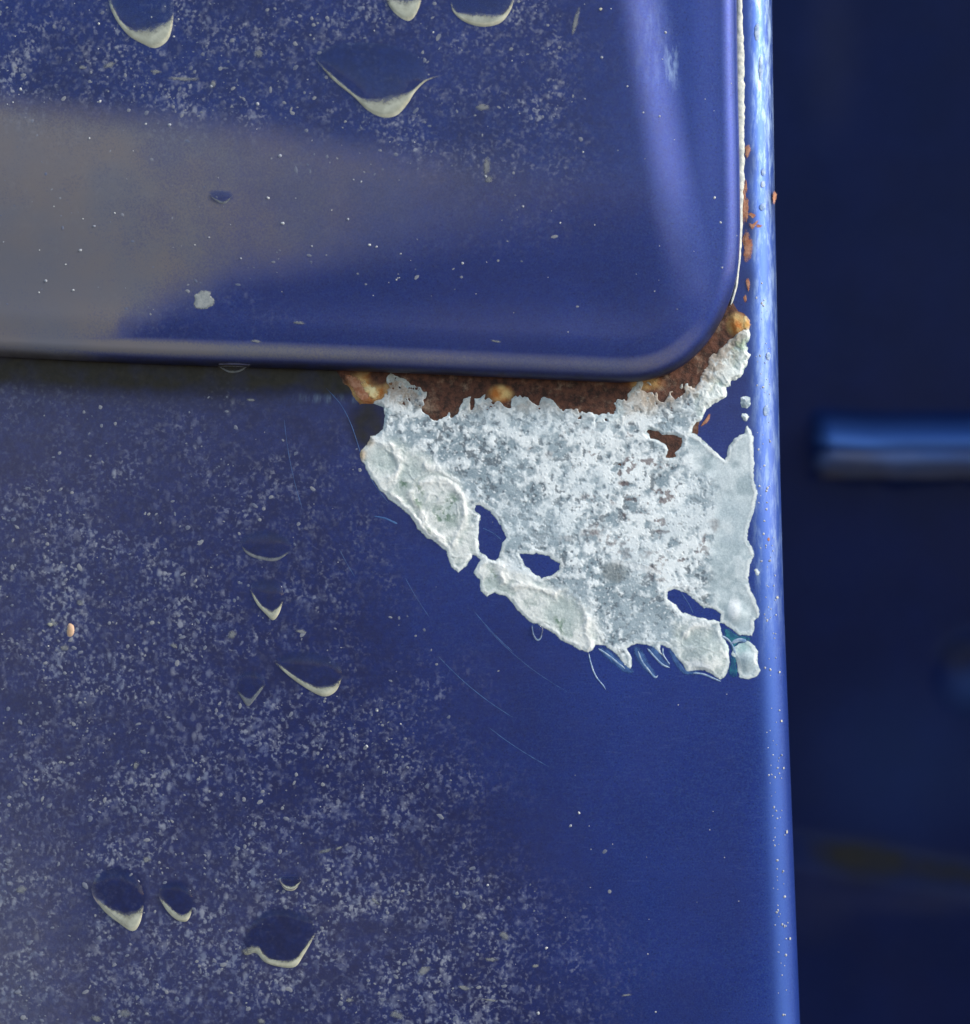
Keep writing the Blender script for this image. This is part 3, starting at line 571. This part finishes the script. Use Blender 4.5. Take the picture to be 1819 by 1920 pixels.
for x, y, rx, ry in ((1432,322,5,9),(1431,345,5,8),(1430,388,7,9),(1420,60,6,20),(1427,130,5,30),(1441,668,6,9),(1437,770,7,12)):
    th = np.linspace(0, 2 * math.pi, 9)[:-1]
    patch('painted_glint', [(x + rx * math.cos(a_), y + ry * math.sin(a_)) for a_ in th], M_run, door, .18, base=H_low, n=36)  # wet highlights of the edge painted as pale patches

# thin runs and stains round the lower edge of the crust
strip('washed_run', [(1112,1214),(1130,1232),(1155,1252),(1176,1266),(1190,1262)], [(1134,1208),(1150,1222),(1166,1236),(1182,1248),(1192,1258)], M_wash, door, .06, soft=True)
strip('washed_run', [(1180,1214),(1190,1236),(1205,1256),(1222,1270),(1232,1272)], [(1200,1206),(1210,1222),(1218,1240),(1228,1256),(1234,1268)], M_wash, door, .06, soft=True)
strip('washed_run', [(1206,1208),(1216,1222),(1232,1240),(1250,1252),(1260,1253)], [(1234,1212),(1240,1222),(1246,1234),(1254,1244),(1260,1250)], M_wash, door, .06, soft=True)
strip('washed_run', [(1246,1214),(1256,1232),(1268,1252),(1285,1266),(1320,1266)], [(1262,1214),(1272,1232),(1282,1248),(1292,1256),(1318,1256)], M_wash, door, .06, soft=True)
for p, wd in (([(1104,1224),(1106,1236),(1112,1256),(1120,1272),(1130,1284),(1136,1293)], 3.2), ([(1196,1220),(1204,1240),(1216,1256),(1228,1270),(1234,1266)], 4.5), ([(1214,1216),(1228,1232),(1242,1246),(1256,1252)], 4.5),
              ([(1122,1216),(1140,1228),(1160,1244),(1172,1254)], 4.5), ([(1300,1262),(1318,1264),(1338,1272),(1352,1278)], 4), ([(1243,1214),(1244,1228),(1256,1246)], 3)):
    line_strip('pale_run', p, wd, M_run, door, .09, n=40)
patch('teal_stain', [(1352,1178),(1364,1176),(1384,1190),(1406,1192),(1414,1200),(1396,1204),(1380,1212),(1372,1226),(1366,1205),(1356,1192)], M_teal, door, .05, warp=1)
patch('teal_stain', [(1368,1228),(1380,1226),(1382,1245),(1384,1268),(1372,1272),(1364,1262),(1370,1244)], M_teal, door, .05, warp=1)
line_strip('teal_bridge', [(1352,1192),(1366,1200),(1374,1212),(1380,1228)], 5, M_run, door, .10, n=30)
line_strip('teal_bridge', [(1372,1206),(1386,1200),(1400,1203)], 9, M_run, door, .12, n=30)
# faint wiped water lines beside the crust
for p, wd in (([(612,728),(640,760),(660,800),(680,860),(700,905),(730,945)], 1.6), ([(702,968),(722,972),(745,982)], 4),
              ([(1020,838),(1010,860),(1002,880)], 3), ([(905,990),(925,1000),(940,1012)], 1.6), ([(1278,1112),(1290,1130),(1300,1150)], 1.6)):
    line_strip('water_line', p, wd, M_run if 1.6 < wd < 3.5 else M_wash, door, .02, n=60, base=lambda a_, b_: H_low(a_, b_))

for k_ in range(44):
    a0 = rng.uniform(0, .9); r0 = rng.uniform(260, 760); cx_, cy_ = 1330 + rng.uniform(-60, 60), 760 + rng.uniform(-60, 60); ln_ = rng.uniform(.08, .35)
    pts = [(cx_ - r0 * math.cos(a_), cy_ + r0 * math.sin(a_)) for a_ in np.linspace(a0, a0 + ln_, 5)]
    if all((x_ < 1380 and (y_ > 1300 or (x_ - 640) * .98 < (y_ - 880))) for x_, y_ in pts): line_strip('fine_scratch', pts, rng.uniform(.8, 1.5), M_wash, door, .012, n=40)
# ------------------------------------------------------------------ dried marks
patch('dried_spot', blob(382, 563, 21, 21, 0, 14), M_spot, door, .06)
for (x, y, rx, ry, rot) in [(345,148,40,5,.05),(399,158,7,10,0),(205,122,16,7,-.3),(155,126,8,6,0),(292,134,14,5,.1),(913,312,9,24,.1),(917,336,11,8,-.5),(905,201,18,8,.05),(1080,40,6,38,.25),(485,100,10,10,0),
        (326,1211,10,6,.3),(99,1169,16,6,-.1),(149,1130,9,7,.4),(480,640,14,4,.1),(565,1184,14,5,.1),(435,1190,12,10,.4),(610,1595,17,5,-.25),(795,1820,16,11,-.5),(745,1904,18,9,.3),(918,1875,22,3,.1),(922,1800,16,5,.1),(945,1755,13,9,.6),(1003,1812,9,5,-.2),(560,605,16,4,.1),
        (255,1435,7,10,.3),(275,1612,10,7,0),(40,1668,12,10,0),(1175,1866,13,3,-.1),(930,640,14,3,.1),(235,1900,16,9,0),(180,1910,14,8,.3),(705,1690,13,5,.7),(870,1852,16,6,.2),(120,1215,12,8,0),(470,750,11,4,0),(490,1915,10,8,0),(655,1875,9,6,0),(635,1590,10,4,-.3)]:
    patch('dried_mark', blob(x, y, rx, ry, rot), M_mud_glint, door, .06, warp=3, rings=5, n=30)
for (x, y, rx, ry) in [(132,1182,7,13),(94,1171,6,5),(1126,17,4,3.5)]:
    patch('ochre_speck' if ry > 10 else 'bright_speck', blob(x, y, rx, ry), M_ochre if ry > 10 else M_cream, door, .25, warp=1, rings=5, n=20)

# fine grains, nobody could count them: one part
def grains(name, n, field, rlo, rhi, mat, hk=.35, elong=2.2):
    VV = []; FF = []; c = 0; K = 7
    X_ = []; Y_ = []
    while len(X_) < n:
        x = rng.random(4000) * 1500 - 20; y = rng.random(4000) * 1980 - 30
        m_ = rng.random(4000) < field(x, y); X_ += list(x[m_]); Y_ += list(y[m_])
    X_ = np.array(X_[:n]); Y_ = np.array(Y_[:n]); r = rlo + (rhi - rlo) * rng.random(n) ** 3
    el = 1 + (elong - 1) * rng.random(n) ** 2; rot = rng.normal(-.3, .9, n)
    th = np.linspace(0, 2 * math.pi, K + 1)[:-1]
    jit = 1 + .5 * (rng.random((n, K)) - .5)
    lx = r[:, None] * el[:, None] * np.cos(th) * jit; ly = r[:, None] * np.sin(th) * jit
    c_, s_ = np.cos(rot)[:, None], np.sin(rot)[:, None]
    ox = X_[:, None] + lx * c_ - ly * s_; oy = Y_[:, None] + lx * s_ + ly * c_
    mx_ = X_[:, None] + .55 * (lx * c_ - ly * s_); my_ = Y_[:, None] + .55 * (lx * s_ + ly * c_)
    h0 = H_any(X_, Y_)
    hr = r / 10 * hk
    P = np.concatenate([W(ox, oy, np.repeat(h0[:, None], K, 1) - .01), W(mx_, my_, np.repeat((h0 + hr * .8)[:, None], K, 1)), W(X_, Y_, h0 + hr)[:, None, :]], 1)
    m1 = 2 * K + 1; b_ = (np.arange(n) * m1)[:, None]
    tri = []
    for k_ in range(K):
        k2 = (k_ + 1) % K
        tri += [b_ + np.array([[k_, k2, K + k2]]), b_ + np.array([[k_, K + k2, K + k_]]), b_ + np.array([[K + k_, K + k2, 2 * K]])]
    return tag(mesh_np(name, P.reshape(-1, 3), np.concatenate(tri), mat, door), kind='stuff')
def f_dust(x, y):
    up = (y < 640) & (x < 1360)
    a_ = np.where(up, sstep(1200, 700, x) * (.25 + .75 * sstep(280, 150, y - x * .08)), sstep(160, -160, (x - 470) - (y - 700) * .42 + 200 * (fbm(x, y, 200, 2, 3) - .5)) * (.3 + .7 * sstep(760, 1050, y)))
    a_ = np.where((y > 600) & (y < 740), 0, a_) * (1 - clean(x, y))
    return np.clip(a_ * sstep(.35, .6, fbm(x, y, 60, 3, 55)) + .02 * (x < 1340), 0, 1) * ((y < 590) | (y > 740))
grains('dust_grains', 1300, f_dust, 1.2, 4.2, M_dull, .10)
grains('fine_grit', 150, lambda x, y: np.where((y > 700) & (x > 600) & ((x - 600) < (y - 700) * 1.0), .1, np.where(y < 560, .25, .02)) * ((x < 1400) & ((y < 640) | (y > 1300) | (x < 640))), 1.0, 3.2, M_grain, .5, 1.3)
grains('edge_beads', 150, lambda x, y: (np.abs(x - (xedge(y) - 38)) < 14) * .9 * (y > 500), 1.0, 2.6, M_grain, .5, 1.6)

# ------------------------------------------------------------------ water drops resting on the door: things of their own
for kind, label, outl, outer, inner in drops:
    c = np.mean(outl, 0); base_pt = W(c[0], c[1], float(H_any(c[:1], c[1:])[0]))
    root = empty('water_drop', tuple(base_pt)); tag(root, label, 'water drop', 'water drops clinging to the blue door')
    hm = {'large': .9, 'mid': .6, 'thin': .25, 'clear': .5}[kind]
    kids = [patch('water_film', outl, M_water, root, hm, warp=0, rings=12, n=72, lift=.02)]
    kids.append(strip('glint_crescent' if kind != 'clear' else 'pale_rim', outer, inner, M_cream if kind in ('large', 'mid') else (M_mud_glint if kind == 'thin' else M_run), root, .22 if kind != 'thin' else .08, lift=.03, noise_=.1))  # light caught in each drop's foot painted as a crescent
    for k_ in kids:
        me = k_.data; co = np.empty(len(me.vertices) * 3, np.float32); me.vertices.foreach_get('co', co)
        co = co.reshape(-1, 3) - np.asarray(base_pt, np.float32); me.vertices.foreach_set('co', co.ravel()); me.update()

# ------------------------------------------------------------------ car body behind the open door
YB = .100                                        # depth of the jamb
def WB(px, py, h):                               # px of the picture on the jamb plane, h in mm towards the camera; local to body
    k_ = (D + YB - h * 1e-3) / D
    return np.stack([(px - 909.5) * 1e-4 * k_, -np.asarray(h) * 1e-3, -(py - 960) * 1e-4 * k_], -1)
bx = np.arange(1180, 2500, 5.0); by = np.arange(-350, 2300, 5.0); BX, BY = np.meshgrid(bx, by)
ly = 835 - 6 * sstep(1650, 1530, BX)
rib = sstep(1515, 1560, BX) * np.where(BY < ly, sstep(ly - 66, ly - 10, BY), sstep(ly + 70 + 14 * vnoise(BX / 40, BY * 0, 68), ly + 26, BY))
Hb = 15 * rib
lowline = 1585 + (BX - 1500) * .17
Hb += -3 * sstep(lowline + 60, lowline - 40, BY)
Hb += 2 * sstep(1.5, .55, np.hypot((BX - 1825) / 62, (BY - 1262) / 62))
Hb += 3 * np.sin((BX - 1500) / 260)
gB = .75 * np.exp(-((BY - lowline - 2) / 24) ** 2) * sstep(1490, 1560, BX) + .5 * ell(BX, BY, 1620, 1620, 60, 40, .8) + .4 * ell(BX, BY, 1800, 1225, 40, 30, .6)
fB = .0 + .85 * (.5 + vnoise(BX / 50, BY / 20, 67)) * (np.abs(BY - 872) < 26) * sstep(1525, 1560, BX) + .35 * ell(BX, BY, 1600, 872, 70, 18, .5) + .07 * ell(BX, BY, 1530, 1690, 60, 60, .9) + .10 * ell(BX, BY, 1720, 1690, 120, 22, .9) + .02 * fbm(BX, BY, 120, 4, 69) + .08 * ell(BX, BY, 1560, 90, 40, 130, .9) + .22 * (np.abs(BY - 875) < 16) * (BX > 1550)  # grey reflection below the rib painted into the jamb colour
body = mesh_np('body', WB(BX, BY, Hb), gridF(*BX.shape), M_jamb, car, attrs=dict(grime_shade=np.clip(gB, 0, 1), dust_sheen=fB, speck=0 * gB, pale=.05 * ell(BX, BY, 1700, 1440, 160, 130, .9) + .12 * ell(BX, BY, 1830, 1290, 50, 40, .8) + rib * (sstep(ly + 14, ly - 8, BY) * (.55 + .45 * sstep(.3, .7, vnoise(BX / 300, BY / 13, 66))) + .5 * sstep(ly + 4, ly + 20, BY) * (.4 + .8 * vnoise(BX / 70, BY / 30, 140))), scratch=0 * gB))  # light on the rib painted as pale blue
# unseen return of the door opening, added to shade the jamb
def box(name, x0, x1, y0, y1, z0, z1, mat, parent):
    v = [(x, y, z) for z in (z0, z1) for y in (y0, y1) for x in (x0, x1)]
    f = [(0, 1, 3, 2), (4, 6, 7, 5), (0, 4, 5, 1), (2, 3, 7, 6), (0, 2, 6, 4), (1, 5, 7, 3)]
    return mesh_np(name, [(a_, b_, c_) for a_, b_, c_ in v], f, mat, parent, smooth=False)
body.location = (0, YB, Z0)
box('shade_pillar', .175, .190, -.062, -.004, -.35, .35, M_jamb, body)
# ground under the car
gr_ = mesh_np('ground', [(-600, -600, 0), (600, -600, 0), (600, 600, 0), (-600, 600, 0)], [(0, 1, 2, 3)], M_ground); tag(gr_, kind='structure')
